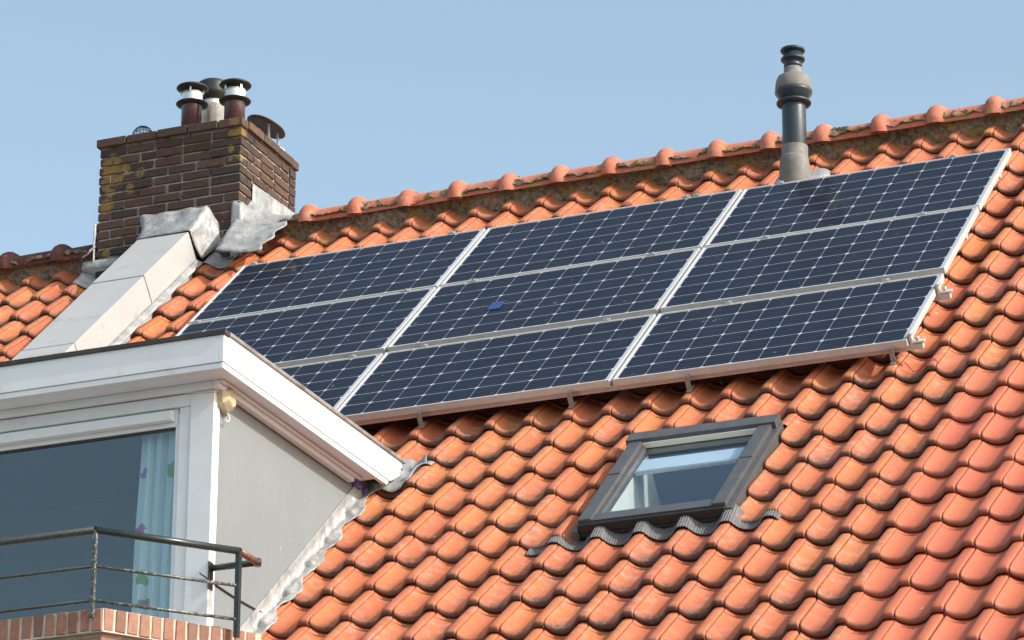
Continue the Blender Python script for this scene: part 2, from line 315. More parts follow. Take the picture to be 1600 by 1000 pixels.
gx = t.math('LESS_THAN', t.math('FRACT', t.math('ADD', s_.outputs[0], 50)), .16); gy = t.math('LESS_THAN', t.math('FRACT', t.math('ADD', s_.outputs[1], 50)), .16)
t.out(t.mix(t.math('MAXIMUM', gx, gy), (.010, .028, .13), (.06, .11, .30)), .3); M['patch'] = t.m
M['hbrick'] = None
t = NT('house_brick_wall'); b_ = t.n('ShaderNodeTexBrick'); t.l(t.map(t.geo(), (1, 0, 1), rot=(PI / 2, 0, 0)), b_.inputs[0]); b_.inputs['Scale'].default_value = 4.5
b_.inputs['Color1'].default_value = (.20, .10, .07, 1); b_.inputs['Color2'].default_value = (.26, .13, .09, 1); b_.inputs['Mortar'].default_value = (.35, .31, .27, 1); t.out(b_.outputs[0], .9); M['hbrick'] = t.m
M['ground'] = simple('ground_paving', (.12, .12, .12), (.17, .165, .16), .9, .6, pos=True)

# ------------------------------------------------------------------ ground and house body
o = MB().add([(-600, -600, -11.4), (600, -600, -11.4), (600, 600, -11.4), (-600, 600, -11.4)], [(0, 1, 2, 3)]).build('ground', M['ground']); tag(o, kind='structure')

# ------------------------------------------------------------------ roof: tile layout
SK = {k_: v_ - .082 for k_, v_ in {0: -.722, 2: -.015, 3: .335, 11: 3.235, 12: 3.595, 13: 3.95, 14: 4.305, 15: 4.65, 16: 4.955, 17: 5.30, 18: 5.665, 19: 6.03, 20: 6.39}.items()}
def row_s(k):
    if k in SK: return SK[k]
    if k > 20: return 6.308 + .36 * (k - 20)
    lo = max(i for i in SK if i < k); hi = min(i for i in SK if i > k); return SK[lo] + (SK[hi] - SK[lo]) * (k - lo) / (hi - lo)
NROW = 27; PX = .2328; BASE = -.130; TILT = .041
def is_new(X, s): return X > 5.50 and s > 3.3
def seam_x(n, s):
    if n >= 24 and s > 3.3: return 5.515 + (n - 24) * .2385
    x = -.065 + PX * n
    if n < -4: x -= .06
    return x
PROF = [(-.03, -.019), (.003, -.019), (.013, -.003), (.04, -.011), (.10, -.026), (.18, -.039), (.28, -.0475), (.40, -.0505), (.52, -.047), (.61, -.036), (.685, -.019), (.74, -.002), (.785, .006), (.87, .0085), (.95, .0055), (.982, .002), (.992, -.014)]
def prof(u):
    if u <= PROF[0][0]: return PROF[0][1]
    for (a, b), (c, d) in zip(PROF, PROF[1:]):
        if u <= c: return b + (d - b) * (u - a) / (c - a)
    return PROF[-1][1]
def surf(X, s):
    """height of the tiled surface at X, s"""
    k = next((i for i in range(NROW + 1) if row_s(i) >= s), NROW)
    n = math.floor((X + .065) / PX); u = (X - seam_x(n, s)) / PX
    if u > 1: n += 1; u -= 1
    if u < 0: n -= 1; u += 1
    ex = row_s(k) - row_s(k - 1) if k > 0 else .36
    return BASE + prof(u if .014 < u < .98 else (.02 if u < .5 else .98)) - TILT * (row_s(k) - s) / ex
TL = .425
def tile_mesh(seed, new=False):
    rnd = random.Random(seed); amp = .80 if new else 1.0
    W = .2385 if new else PX
    cols = PROF; S = [0.0, .055, .20, TL - .055, TL - .030, TL - .014, TL - .004, TL]   # distance from head; last one drops to the underside
    mb = MB(); th = .014; uvs = []
    warp = [rnd.uniform(-.0015, .0015) for _ in cols]
    rows = []
    for j, s in enumerate(S):
        drop = (0, 0, 0, 0, 0.0035, .0105, .020, .034)[j]
        back = (0, 0, 0, 0, 0, 0, .0005, .002)[j]
        row = []
        for i, (u, h) in enumerate(cols):
            e = 0
            if j >= 4: e = -.006 * (1 - min(1, abs(u - .43) / .25)) if abs(u - .43) < .25 else 0   # lower lip bows out a little in the trough
            q = h * amp + (.002 if new else 0)
            z = q - TILT * (TL - s) / .358 - drop + warp[i] * s / TL
            row.append((u * W, -(s - TL) + (back if True else 0) + e * (1 if j >= 4 else 0), z))
        rows.append(row)
    # a shallow interlocking rib just below the head, seen under the tile above
    vs = []; idx = []
    for r in rows:
        idx.append([len(vs) + i for i in range(len(r))]); vs += r
    f = [(idx[j + 1][i], idx[j + 1][i + 1], idx[j][i + 1], idx[j][i]) for j in range(len(S) - 1) for i in range(len(cols) - 1)]
    # underside strip at the lower end and the right-hand edge wall
    nb = len(vs)
    vs += [(x, y + .05, z - .003) for (x, y, z) in rows[-1]]
    f += [(nb + i, nb + i + 1, idx[-1][i + 1], idx[-1][i]) for i in range(len(cols) - 1)]
    ne = len(vs)
    for j in range(len(S)):
        x, y, z = rows[j][-1]; vs.append((x - .003, y, z - (.012 if j < len(S) - 1 else .002)))
    f += [(idx[j][-1], idx[j + 1][-1], ne + j + 1, ne + j) for j in range(len(S) - 1)]
    # rib
    nr = len(vs); R = [(.05, .036), (.13, .029), (.24, .028), (.36, .033), (.44, .041)]
    for (u, ds) in R:
        s = TL - .358 + ds; z = prof(u) * amp - TILT * (TL - s) / .358
        vs += [(u * W, -(s - TL) + .012, z), (u * W, -(s - TL), z + .0065), (u * W, -(s - TL) - .0015, z - .001)]
    for i in range(len(R) - 1):
        a = nr + 3 * i; f += [(a, a + 1, a + 4, a + 3), (a + 1, a + 2, a + 5, a + 4)]
    f = [q[::-1] for q in f]
    me = bpy.data.meshes.new('tile'); me.from_pydata(vs, [], f)
    me.polygons.foreach_set('use_smooth', [True] * len(f))
    uvl = me.uv_layers.new(name='UVMap')
    for lp in me.loops:
        x, y, z = me.vertices[lp.vertex_index].co; uvl.data[lp.index].uv = (x / W, (TL - y) / TL)
    me.update(); return me
VAR = [tile_mesh(i) for i in range(6)]; VARN = [tile_mesh(50 + i, True) for i in range(3)]
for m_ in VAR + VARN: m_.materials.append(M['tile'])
# fix orientation once: normals must point along +n
def fixn(me):
    bm = bmesh.new(); bm.from_mesh(me)
    up = sum(f.normal.z * f.calc_area() for f in bm.faces)
    if up < 0: bmesh.ops.reverse_faces(bm, faces=bm.faces)
    bm.to_mesh(me); bm.free()
for m_ in VAR + VARN: fixn(m_)

cmi = cam.matrix_world.inverted(); FPX = 145.0 / 36 * 1600
def project(P):
    q = cmi @ Vector(P); return 800 + FPX * q.x / -q.z, 500 - FPX * q.y / -q.z, -q.z
def inpoly(x, y, poly):
    c = False
    for i in range(len(poly)):
        (x1, y1), (x2, y2) = poly[i], poly[i - 1]
        if (y1 > y) != (y2 > y) and x < (x2 - x1) * (y - y1) / (y2 - y1) + x1: c = not c
    return c
HIDE = [[(385, 412), (1585, 232), (1425, 540), (545, 655), (350, 525), (275, 530)],
        [(990, 690), (1215, 660), (1130, 795), (900, 825)],
        [(0, 572), (350, 528), (600, 745), (560, 770), (400, 985), (400, 1100), (0, 1100)],
        [(150, 412), (270, 345), (320, 340), (300, 400), (170, 548), (30, 560)], [(152, 412), (152, 220), (465, 250), (458, 330), (400, 380)]]
def visible(X, s):
    pts = [RP(X + a, s - b, BASE - .02) for a, b in ((.12, .03), (.05, .15), (.2, .15), (.12, .3))]
    n = 0
    for p in pts:
        x, y, d = project(p)
        if -25 < x < 1625 and 0 < y < 1025 and not any(inpoly(x, y, h) for h in HIDE): n += 1
    return n
WX0, WX1, WS0, WS1 = 3.735, 4.535, 3.71, 4.71       # roof window opening in the tiles
cells = []
for k in range(NROW):
    for n in range(-15, 41):
        s = row_s(k); X = seam_x(n, s)
        if X < -3.4 or X > 9.3: continue
        ex0 = s - (row_s(k) - row_s(k - 1) if k else .36)
        if X < 2.0 and ex0 > 3.9 and X > -1.6: continue             # inside the dormer
        clip = None
        if k in (13,) and X + PX > WX0 and X < WX1 - .02: clip = [('s<', WS0 if True else 0)]
        elif 13 < k <= 16 and X + PX > WX0 and X < WX1 - .02:
            if X >= WX0 - .02: continue
            clip = [('x<', WX0)]
        elif k == 17 and X + PX > WX0 and X < WX1 - .02: clip = [('s>', WS1)]
        elif X < 2.21 < X + PX and ex0 > 3.4: clip = [('x>', 2.212)]
        elif X < 2.2 and X > -1.6 and s > 3.55 and ex0 <= 3.9: clip = None
        if k == 13 and clip and X < WX0 - .02:
            clip = [('x<', WX0)]
        if k == 0: clip = [('s>', -1.055)]
        cells.append((k, n, X, s, clip))
cells = [(visible(c[2], c[3]), c) for c in cells]
def dist(c): return (cam.matrix_world.translation - RP(c[2], c[3], 0)).length
vis = sorted([c for v, c in cells if v >= 2], key=dist)
partset = set((c[0], c[1]) for c in vis[:300])
print('visible tiles', len(vis), 'all', len(cells))
roof = empty('roof', (0, 0, 0), 'sloping roof of orange clay pantiles with mortared ridge', None, None, 'structure')
def tile_props(k, n, X, s):
    r = random.Random(k * 1000 + n); tone = r.random(); new = 1.0 if is_new(X, s) else 0.0
    wth = 0.08 if new else min(1, max(0, .25 + .75 * r.random() ** 1.3 + (.25 if s < .2 and X < 1 else 0) + (.15 if 4.1 < X < 5.5 else 0)))
    if k == 0: wth *= .45
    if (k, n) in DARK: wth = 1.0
    return tone, new, wth
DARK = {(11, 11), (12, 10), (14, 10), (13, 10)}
mass_v = []; mass_f = []; mass_uv = []; mass_c = []
for v, c in cells:
    k, n, X, s, clip = c; r = random.Random(k * 777 + n * 13); new = is_new(X, s)
    me = (VARN if new else VAR)[r.randrange(3 if new else 6)]
    tone, nw, wth = tile_props(k, n, X, s)
    jm = Matrix.Translation((r.uniform(-.0025, .0025), r.uniform(-.006, .006) * (.4 if new else 1), r.uniform(-.002, .003))) @ Matrix.Rotation(r.uniform(-.007, .007), 4, 'Z') @ Matrix.Rotation(r.uniform(-.006, .006), 4, 'Y')
    L = Matrix.Translation((X, -s, BASE)) @ jm
    if clip:
        me = me.copy(); bm = bmesh.new(); bm.from_mesh(me)
        for kind, val in clip:
            if kind == 's<': co, no = (0, -(val - s), 0), (0, -1, 0)
            elif kind == 's>': co, no = (0, -(val - s), 0), (0, 1, 0)
            elif kind == 'x<': co, no = (val - X, 0, 0), (1, 0, 0)
            else: co, no = (val - X, 0, 0), (-1, 0, 0)
            bmesh.ops.bisect_plane(bm, geom=bm.verts[:] + bm.edges[:] + bm.faces[:], plane_co=co, plane_no=no, clear_outer=True)
        bm.to_mesh(me); bm.free()
        if not me.polygons: continue
    if (k, n) in partset:
        o = bpy.data.objects.new('tile', me); COL.objects.link(o); o.parent = roof; o.matrix_basis = RM @ L; o.color = (tone, nw, wth, 1)
    else:
        b = len(mass_v); T = RM @ L; mass_v += [tuple(T @ q.co) for q in me.vertices]; ul = me.uv_layers[0].data
        for p in me.polygons:
            mass_f.append(tuple(b + i for i in p.vertices))
            for li in p.loop_indices: mass_uv.append(tuple(ul[li].uv)); mass_c.append((tone, nw, wth, 1))
me = bpy.data.meshes.new('tile_mass'); me.from_pydata(mass_v, [], mass_f); me.polygons.foreach_set('use_smooth', [True] * len(mass_f))
ul = me.uv_layers.new(name='UVMap'); ul.data.foreach_set('uv', [a for q in mass_uv for a in q])
ca = me.color_attributes.new('tilecol', 'FLOAT_COLOR', 'CORNER'); ca.data.foreach_set('color', [a for q in mass_c for a in q]); me.update()
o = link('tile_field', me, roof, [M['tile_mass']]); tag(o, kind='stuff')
# boarding under the tiles, back slope and the walls that carry the roof (opening left for the roof window)
SB = row_s(NROW - 1) - .05
mb = MB()
def slab(x0, x1, s0, s1): mb.box((x0, -s1, -.36), (x1, -s0, -.255), RM)
slab(-3.4, 2.2, -1.02, 3.3); slab(2.2, 3.81, -1.02, SB); slab(4.54, 9.4, -1.02, SB); slab(3.81, 4.54, -1.02, 3.80); slab(3.81, 4.54, 4.88, SB); slab(-3.4, -1.7, 3.3, SB)
mb.build('roof_boarding', M['deck'], roof)
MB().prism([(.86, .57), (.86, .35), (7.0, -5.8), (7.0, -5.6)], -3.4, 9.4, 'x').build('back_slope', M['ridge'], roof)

# ridge tiles
RIDX = [-3.35, -2.99, -2.60, -2.216, -1.804, .069, .427, .795, 1.157, 1.52, 1.882, 2.241, 2.618, 2.971, 3.33, 3.686, 4.07, 4.438, 4.819, 5.19, 5.56, 5.93, 6.3, 6.67, 7.04, 7.41, 7.78, 8.15, 8.52, 8.89]
def ridge_mesh(seed):
    r = random.Random(seed); mb = MB(); rows = []
    pr = [(-.055, .098), (-.05, .118), (-.03, .134), (-.005, .140), (.02, .136), (.042, .120), (.056, .104), (.075, .099), (.20, .1005), (.36, .102), (.42, .102)]
    for x, rad in pr:
        rows.append([(x, math.sin(a) * rad, math.cos(a) * rad) for a in [(-100 + 200 * j / 18) * PI / 180 for j in range(19)]])
    mb.grid(rows); n = len(rows[0])
    inner = [(pr[0][0] + .001, math.sin(a) * .084, math.cos(a) * .084) for a in [(-100 + 200 * j / 18) * PI / 180 for j in range(19)]]
    mb.grid([inner, rows[0]], smooth=False); me = mb.mesh('ridge_tile'); bm = bmesh.new(); bm.from_mesh(me)
    bmesh.ops.remove_doubles(bm, verts=bm.verts, dist=1e-5); bmesh.ops.recalc_face_normals(bm, faces=bm.faces)
    for v in bm.verts: v.co += Vector((0, 1, 1)) * noise.noise(v.co * 14 + Vector((seed, 0, 0))) * .003
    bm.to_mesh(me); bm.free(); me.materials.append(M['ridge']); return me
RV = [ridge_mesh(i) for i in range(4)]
for i, x in enumerate(RIDX):
    r = random.Random(i); nx = RIDX[i + 1] if i + 1 < len(RIDX) else x + .37
    if x == -1.804: nx = x + .39
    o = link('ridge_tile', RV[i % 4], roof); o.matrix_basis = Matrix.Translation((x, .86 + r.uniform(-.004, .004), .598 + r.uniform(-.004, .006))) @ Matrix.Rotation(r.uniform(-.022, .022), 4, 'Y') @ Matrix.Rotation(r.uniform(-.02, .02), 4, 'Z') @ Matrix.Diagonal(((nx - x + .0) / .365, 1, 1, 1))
for (xa, xb) in ((-3.4, -1.42), (-.12, 9.3)):
    rows = []; x = xa; xs = []
    while x < xb: xs.append(x); x += .014
    path = [(.86 - .065, .670), (.86 - .098, .630)]
    for x in xs:
        row = []
        jitter = noise.noise(Vector((x * 2.3, 4, 1))) * .05
        for j in range(11):
            ph = math.radians(66 + 34 * noise.noise(Vector((x * 3.1, 7, 2))) + 16 * noise.noise(Vector((x * 11, 3, 2))) - (6 if x > 2.5 else 0)); ph2 = max(ph + .25, 1.55)
            KP = [Vector((0, .86 - .104 * math.sin(ph), .598 + .104 * math.cos(ph))), Vector((0, .86 - .116 * math.sin(ph2), .606 + .116 * math.cos(ph2))), RP(0, -1.000, -.048), RP(0, -.990 + jitter, -.108), RP(0, -.955 + jitter, -.20)]
            t = j / 10 * 4; q0 = min(3, int(t)); P = KP[q0].lerp(KP[q0 + 1], t - q0); P = Vector((x, P.y, P.z))
            q = Vector((x, P.y, P.z)); d = noise.fractal(q * 26, .7, 2.2, 5) * .020 + noise.noise(q * 8) * .020
            row.append(P + Vector((0, -.55, .85)) * d + Vector((noise.noise(q * 40) * .006, 0, 0)))
        rows.append(row)
    o = MB().grid(rows).build('ridge_mortar', M['rmortar'], roof); tag(o, kind='stuff')

# ------------------------------------------------------------------ chimney
chim = empty('chimney', ((CX0 + CX1) / 2, (YC + CY1) / 2, .3), 'dark brown brick chimney stack with yellow lichen astride the tiled ridge', 'chimney')
MB().box((CX0 + .009, YC + .009, -.6), (CX1 - .009, CY1 - .009, CZT)).build('mortar_core', M['cmortar'], chim)
CH = .0668
def brick_mesh(L, W, H, seed, mat, bev=.004):
    r = random.Random(seed); mb = MB().box((0, 0, 0), (L, W, H)); me = mb.mesh('brick'); bm = bmesh.new(); bm.from_mesh(me)
    for v in bm.verts: v.co += Vector((r.uniform(-.0025, .0025), r.uniform(-.002, .002), r.uniform(-.0018, .0018)))
    bmesh.ops.bevel(bm, geom=bm.edges[:], offset=bev, segments=1, affect='EDGES'); bm.to_mesh(me); bm.free(); me.materials.append(mat); return me
_bc = {}
def brick(L, mat, seed, W=.1, H=.053):
    key = (round(L, 3), mat.name, seed % 3, W, H)
    if key not in _bc: _bc[key] = brick_mesh(L, W, H, seed, mat)
    return _bc[key]
rb = random.Random(3)
backv = MB()
nc = 0; z = CZT - CH
while z > -.35:
    for side in range(4):
        a, b = (CX0, CX1) if side in (0, 2) else (YC, CY1)
        if side in (1, 3): a += .1005; b -= .1005
        x = a; par = nc % 2
        first = .21 if (par == (0 if side in (0, 2) else 1)) else .10
        if side in (1, 3): first = .105 if par == 0 else .21
        seq = first
        while x < b - .02:
            L = min(seq, b - x)
            if b - (x + L) < .06: L = b - x
            Lb = L - .014 if x + L < b - .001 else L
            jx = rb.uniform(-.002, .002); jz = rb.uniform(-.0015, .0015); pop = rb.uniform(-.002, .0035)
            seq = .215 if rb.random() > .06 else .11
            if side == 0 and z > .28:
                o = link('brick', brick(round(Lb, 2), M['cbrick'], rb.randrange(9)), chim); o.matrix_basis = Matrix.Translation((x + jx, YC - pop, z + jz))
            elif side == 1 and z > .28:
                o = link('brick', brick(round(Lb, 2), M['cbrick'], rb.randrange(9)), chim); o.matrix_basis = Matrix.Translation((CX1 + pop, x + jx, z + jz)) @ Matrix.Rotation(PI / 2, 4, 'Z')
            elif side == 2: backv.box((x, CY1 - .09, z), (x + Lb, CY1 + pop, z + .0555))
            elif side == 3: backv.box((CX0 - pop, x, z), (CX0 + .09, x + Lb, z + .0555))
            x += L
    z -= CH; nc += 1
o = backv.build('rear_brickwork', M['cbrick'], chim); tag(o, kind='stuff')
# coping of bricks laid flat, overhanging
ov = .022
MB().box((CX0 + .0, YC + .0, CZT - .002), (CX1 - .0, CY1 - .0, CZT + .053)).build('flaunching', M['cmortar'], chim)
x = CX0 - ov
while x < CX1 + ov - .05:
    L = .232 if x + .25 < CX1 + ov else CX1 + ov - x
    for yy, rear in ((YC - ov, 0), (CY1 + ov - .1, 1)):
        o = link('coping_brick', brick(round(L - .009, 3), M['ccope'], rb.randrange(9), rb.choice((.1,)), .058), chim); o.matrix_basis = Matrix.Translation((x, yy + rb.uniform(-.003, .003), CZT + .002 + rb.uniform(-.002, .002)))
    x += L
y = YC - ov + .1005
while y < CY1 + ov - .11:
    L = .235 if y + .33 < CY1 + ov else CY1 + ov - .1005 - y
    for xx in (CX1 + ov, CX0 - ov + .1):
        o = link('coping_brick', brick(round(L - .009, 3), M['ccope'], rb.randrange(9), rb.choice((.1,)), .058), chim); o.matrix_basis = Matrix.Translation((xx + rb.uniform(-.003, .003), y, CZT + .002 + rb.uniform(-.002, .002))) @ Matrix.Rotation(PI / 2, 4, 'Z')
    y += L
CT = CZT + .058
# lead flashings of the chimney
def sheet(fn, nu, nv, mat, name, parent, th=.004, amp=.004, sc=12):
    rows = []
    for i in range(nu + 1):
        row = []
        for j in range(nv + 1):
            p = Vector(fn(i / nu, j / nv)); d = noise.noise(p * sc) * amp + noise.noise(p * sc * 3) * amp * .4
            row.append(p + Vector((d, -d * .6, d)))
        rows.append(row)
    return MB().grid(rows).build(name, mat, parent, solid=th)
lerp = lambda a, b, t: a + (b - a) * t
xw = CX1 + .008
# upstand on the right face, two lapped pieces
sheet(lambda u, v: (xw + .010, lerp(YC - .01, YC + .28, u), lerp(.30, lerp(.765, .775, u), v)), 10, 10, M['lead'], 'flashing_upstand', chim, .005, .006)
sheet(lambda u, v: (xw + .003, lerp(YC + .17, CY1 - .01, u), lerp(.45, lerp(.965, 1.0, u), v)), 14, 10, M['lead'], 'flashing_upstand', chim, .003, .004)
# wrap on to the front face near the corner
sheet(lambda u, v: (lerp(CX1 - .05, CX1 + .018, u), YC - .012, lerp(.36, .765, v) + .01 * math.sin(u * 5)), 5, 10, M['lead'], 'flashing_upstand', chim, .004, .004)
# apron running out over the tiles beside the stack and over the ridge
def apron(u, v):
    yv = lerp(.40, .86, v)
    x = lerp(CX1 - .02, lerp(-.05, -.02, v) - (.10 * math.sin(v * 9) ** 2 * u * .4), u)
    base = RP(x, 0, 0); s = -yv / math.cos(TH)
    zz = yv * math.tan(TH) + (-.075) / math.cos(TH)
    curve = .20 * (1 - u) ** 2.2 + .015
    return (x, yv - .04 * u, zz + curve * lerp(.35, 1, v))
sheet(apron, 16, 16, M['lead'], 'flashing_apron', chim, .004, .007, 7)
sheet(lambda u, v: (lerp(CX1 - .02, .0, u), .86 + .5 * v, .705 + .12 * (1 - u) ** 2 - .05 * u - .42 * v), 10, 6, M['lead'], 'flashing_apron', chim, .004, .01, 9)
# front apron right of the duct, and pieces at the left
def front_apron(x0, x1):
    def f(u, v):
        x = lerp(x0, x1, u)
        if v < .4: t = v / .4; return (x, YC - .012 - .02 * t, lerp(.50, .42, t) )
        t = (v - .4) / .6; s = lerp(-.80, -.60, t); p = RP(x, s, surf(x, s) + .012 + .03 * (1 - t)); return p
    return f
sheet(front_apron(-.70, CX1 + .05), 14, 10, M['lead'], 'flashing_apron', chim, .004, .006)
sheet(front_apron(CX0 - .09, -1.02), 14, 10, M['lead'], 'flashing_apron', chim, .004, .006)
sheet(lambda u, v: (CX0 - .012 - .03 * (1 - v) * u, lerp(YC - .02, YC + .22, u), lerp(.46, .78 - .06 * u, v)), 6, 10, M['lead'], 'flashing_upstand', chim, .006, .006)
sheet(lambda u, v: (lerp(CX0 - .07, CX0, v), lerp(.60, .86, u), lerp(.50, .69, u) + .06 * v * v), 6, 6, M['lead'], 'flashing_apron', chim, .006, .010)

# ------------------------------------------------------------------ things standing on the chimney
def flue(X, Y, H, label, seed):
    t = empty('flue_pipe', (X, Y, CT), label, 'flue pipe', 'capped flue pipes on the chimney')
    a = (X, Y, CT - .01); r = .072
    MB().lathe([(r, 0), (r, H - .145), (r + .001, H - .14)], a, 32).build('pipe', M['pot'], t)
    MB().lathe([(r, H - .15), (.108, H - .138), (.112, H - .132), (.108, H - .128), (r, H - .120)], a, 36).build('lower_flange', M['dark'], t)
    MB().lathe([(.070, H - .125), (.074, H - .115), (.071, H - .105), (.074, H - .095), (.071, H - .085), (.074, H - .075), (.071, H - .065), (.073, H - .05)], a, 36).build('silver_band', M['silver'], t)
    for k in range(4):
        an = k * PI / 2 + seed; MB().box((-.006, -.003, 0), (.006, .003, .05), Matrix.Translation((X + .078 * math.cos(an), Y + .078 * math.sin(an), CT + H - .07)) @ Matrix.Rotation(an + PI / 2, 4, 'Z')).build('bracket', M['silver'], t)
    MB().lathe([(.065, H - .032), (.105, H - .022), (.112, H - .014), (.105, H - .004), (.03, H + .006)], a, 36).build('cap_disc', M['dark'], t)
flue(-.937, 1.0, .46, 'maroon flue pipe with silver band and black disc cap, left one on the chimney', .3)
flue(-.607, 1.0, .43, 'maroon flue pipe with silver band and black disc cap, at the chimney\'s right corner', 1.0)
t = empty('hooded_flue', (-.905, 1.25, CT), 'bright steel flue pipe with black domed hood between the two maroon pipes', 'flue pipe'); a = (-.905, 1.25, CT - .01)
MB().lathe([(.078, 0), (.078, .40), (.083, .405), (.083, .43), (.078, .435), (.072, .47)], a, 32).build('pipe', M['silver'], t)
MB().lathe([(.066, .425), (.074, .44), (.100, .465), (.116, .485), (.119, .50), (.117, .55), (.110, .575), (.085, .592), (.04, .603), (.005, .606)], a, 36).build('hood', M['black'], t)
t = empty('rain_cap', (-.50, 1.34, CT), 'wide brown round rain cap on struts at the chimney\'s rear right edge', 'chimney cap'); 
Mt = Matrix.Rotation(math.radians(20), 4, 'Y') @ Matrix.Rotation(math.radians(-12), 4, 'X')
MB().lathe([(.06, .0), (.14, -.010), (.146, -.005), (.14, .003), (.08, .018), (.01, .026)], (-.53, 1.34, CT + .225), 40, Mt).build('cap_disc', M['cap'], t)
for k, (dx, dy) in enumerate(((.04, -.06), (.05, .06), (-.06, .0))):
    MB().box((-.008, -.003, 0), (.008, .003, .22), Matrix.Translation((-.52 + dx, 1.34 + dy, CT - .005))).build('strut', M['silver'], t)
MB().lathe([(.085, -.02), (.085, .035), (.075, .035)], (-.475, 1.34, CT), 30).build('pipe_collar', M['silver'], t)
t = empty('wire_guard', (-1.31, 1.0, CT), 'small domed black wire bird guard at the left end of the chimney top', 'wire guard')
for k in range(9):
    an = k * PI / 9; MB().tube([(-1.31 + .075 * math.cos(an) * math.cos(q), 1.0 + .075 * math.sin(an) * math.cos(q), CT + .13 + .085 * math.sin(q)) for q in [(-.5 + (PI + 1.0) * i / 16) for i in range(17)]], .0022, 5).build('wire', M['black'], t)
for q in (-.1, .35, .8): MB().tube([(-1.31 + .075 * math.cos(q) * math.cos(an), 1.0 + .075 * math.cos(q) * math.sin(an), CT + .13 + .085 * math.sin(q)) for an in [2 * PI * i / 20 for i in range(21)]], .002, 5).build('wire', M['black'], t)
MB().lathe([(.05, -.06), (.06, .0), (.055, .06)], (-1.31, 1.0, CT + .01), 24).build('pipe_collar', M['dark'], t)

# ------------------------------------------------------------------ boxed duct down the roof
duct = empty('boxed_duct', RP(-.79, 1.0, -.1), 'pale sheet-clad boxed duct running down the tiles from chimney to dormer', 'duct')
DX0, DX1, DN = -.985, -.607, .10
for (s0, s1, nn) in ((-.60, .20, .003), (.20, 1.36, 0), (1.36, 3.7, .003)):
    MB().box((DX0, -s1 + .003, -.2), (DX1 + nn * .6, -s0, DN + nn), RM).build('sheet_panel', M['zinc'], duct, bevel=.004)
for s in (.20, 1.36):
    MB().box((DX0 - .003, -s - .004, -.2), (DX1 + .006, -s + .004, DN + .006), RM).build('seam', M['steel'], duct, bevel=.002)
# flared lead collar against the chimney
def collar(u, v):
    fl = (1 - v) ** 2
    if u < .12: t = u / .12; x = DX0 - .012 - .10 * fl; n = lerp(-.12, DN + .012, t)
    elif u < .72: t = (u - .12) / .6; x = lerp(DX0 - .012 - .10 * fl, DX1 + .012 + .03 * fl, t); n = DN + .012 + .006 * math.sin(t * 20) * fl
    else: t = (u - .72) / .28; x = DX1 + .012 + .03 * fl + .07 * t * t * (.4 + fl); n = lerp(DN + .012, -.10, t)
    s = lerp(-.93, -.60, v); return RP(x, s, n + .05 * fl * (1 if .12 <= u <= .72 else .5))
sheet(collar, 30, 8, M['lead'], 'lead_collar', duct, .004, .006)
MB().grid([[RP(DX1 + .002 + .045 * j / 3 + .008 * noise.noise(Vector((s * 3, j, 0))), s, max(surf(DX1 + .05 * j / 3, s), -.13) + .012 + .03 * (1 - j / 3)) for j in range(4)] for s in [-.58 + .03 * i for i in range(140)]]).build('base_flashing', M['lead'], duct, solid=.004)

# ------------------------------------------------------------------ vent pipe
VX, VY = 3.655, .325
vent = empty('vent_pipe', (VX, VY, .13), 'dark blue-grey roof vent pipe with grey dome collar rising near the ridge', 'vent pipe')
a = (VX, VY, 0)
MB().lathe([(.074, .36), (.0755, .365), (.0755, .66), (.074, .67)], a, 36).build('pipe', M['slate'], vent)
MB().lathe([(.074, .655), (.107, .664), (.110, .672), (.107, .680), (.078, .690)], a, 36).build('lower_flange', M['slate'], vent)
MB().lathe([(.080, .682), (.090, .70), (.116, .735), (.119, .748), (.115, .756), (.08, .76)], a, 40).build('under_flare', M['slate'], vent)
MB().lathe([(.113, .752), (.116, .76), (.114, .79), (.108, .825), (.098, .848), (.075, .86), (.06, .866), (.058, .90), (.0575, .915)], a, 40).build('dome_collar', M['grey'], vent)
MB().lathe([(.058, .912), (.058, .945), (.050, .948), (.050, .955), (.059, .958), (.059, .962)], a, 32).build('slotted_neck', M['slate'], vent)
MB().lathe([(.055, .958), (.074, .964), (.077, .972), (.074, .980), (.061, .986), (.060, 1.02)], a, 36).build('middle_disc', M['slate'], vent)
MB().lathe([(.055, 1.018), (.074, 1.024), (.079, 1.032), (.075, 1.042), (.04, 1.050), (.005, 1.052)], a, 36).build('cap_disc', M['slate'], vent)
MB().lathe([(.082, .375), (.083, .37), (.083, .30), (.086, .29), (.087, .275)], a, 36).build('sleeve', M['grey'], vent)
Mt = Matrix.Rotation(.28, 4, 'X')
MB().lathe([(.080, .16), (.087, .145), (.096, .09), (.099, .03), (.097, -.04), (.094, -.12), (.092, -.2)], (VX, VY, .15), 36, Matrix.Rotation(.10, 4, 'X')).build('swivel_base', M['grey'], vent)
sheet(lambda u, v: RP(lerp(VX - .19, VX + .20, u) + .04 * v, lerp(-.50, -.05, v), -.108 + .012 * math.sin(u * 9) + .02 * math.exp(-((u - .5) * 5) ** 2) - .05 * (abs(u - .5) * 2) ** 6), 24, 12, M['lead'], 'flashing_sheet', vent, .004, .004)

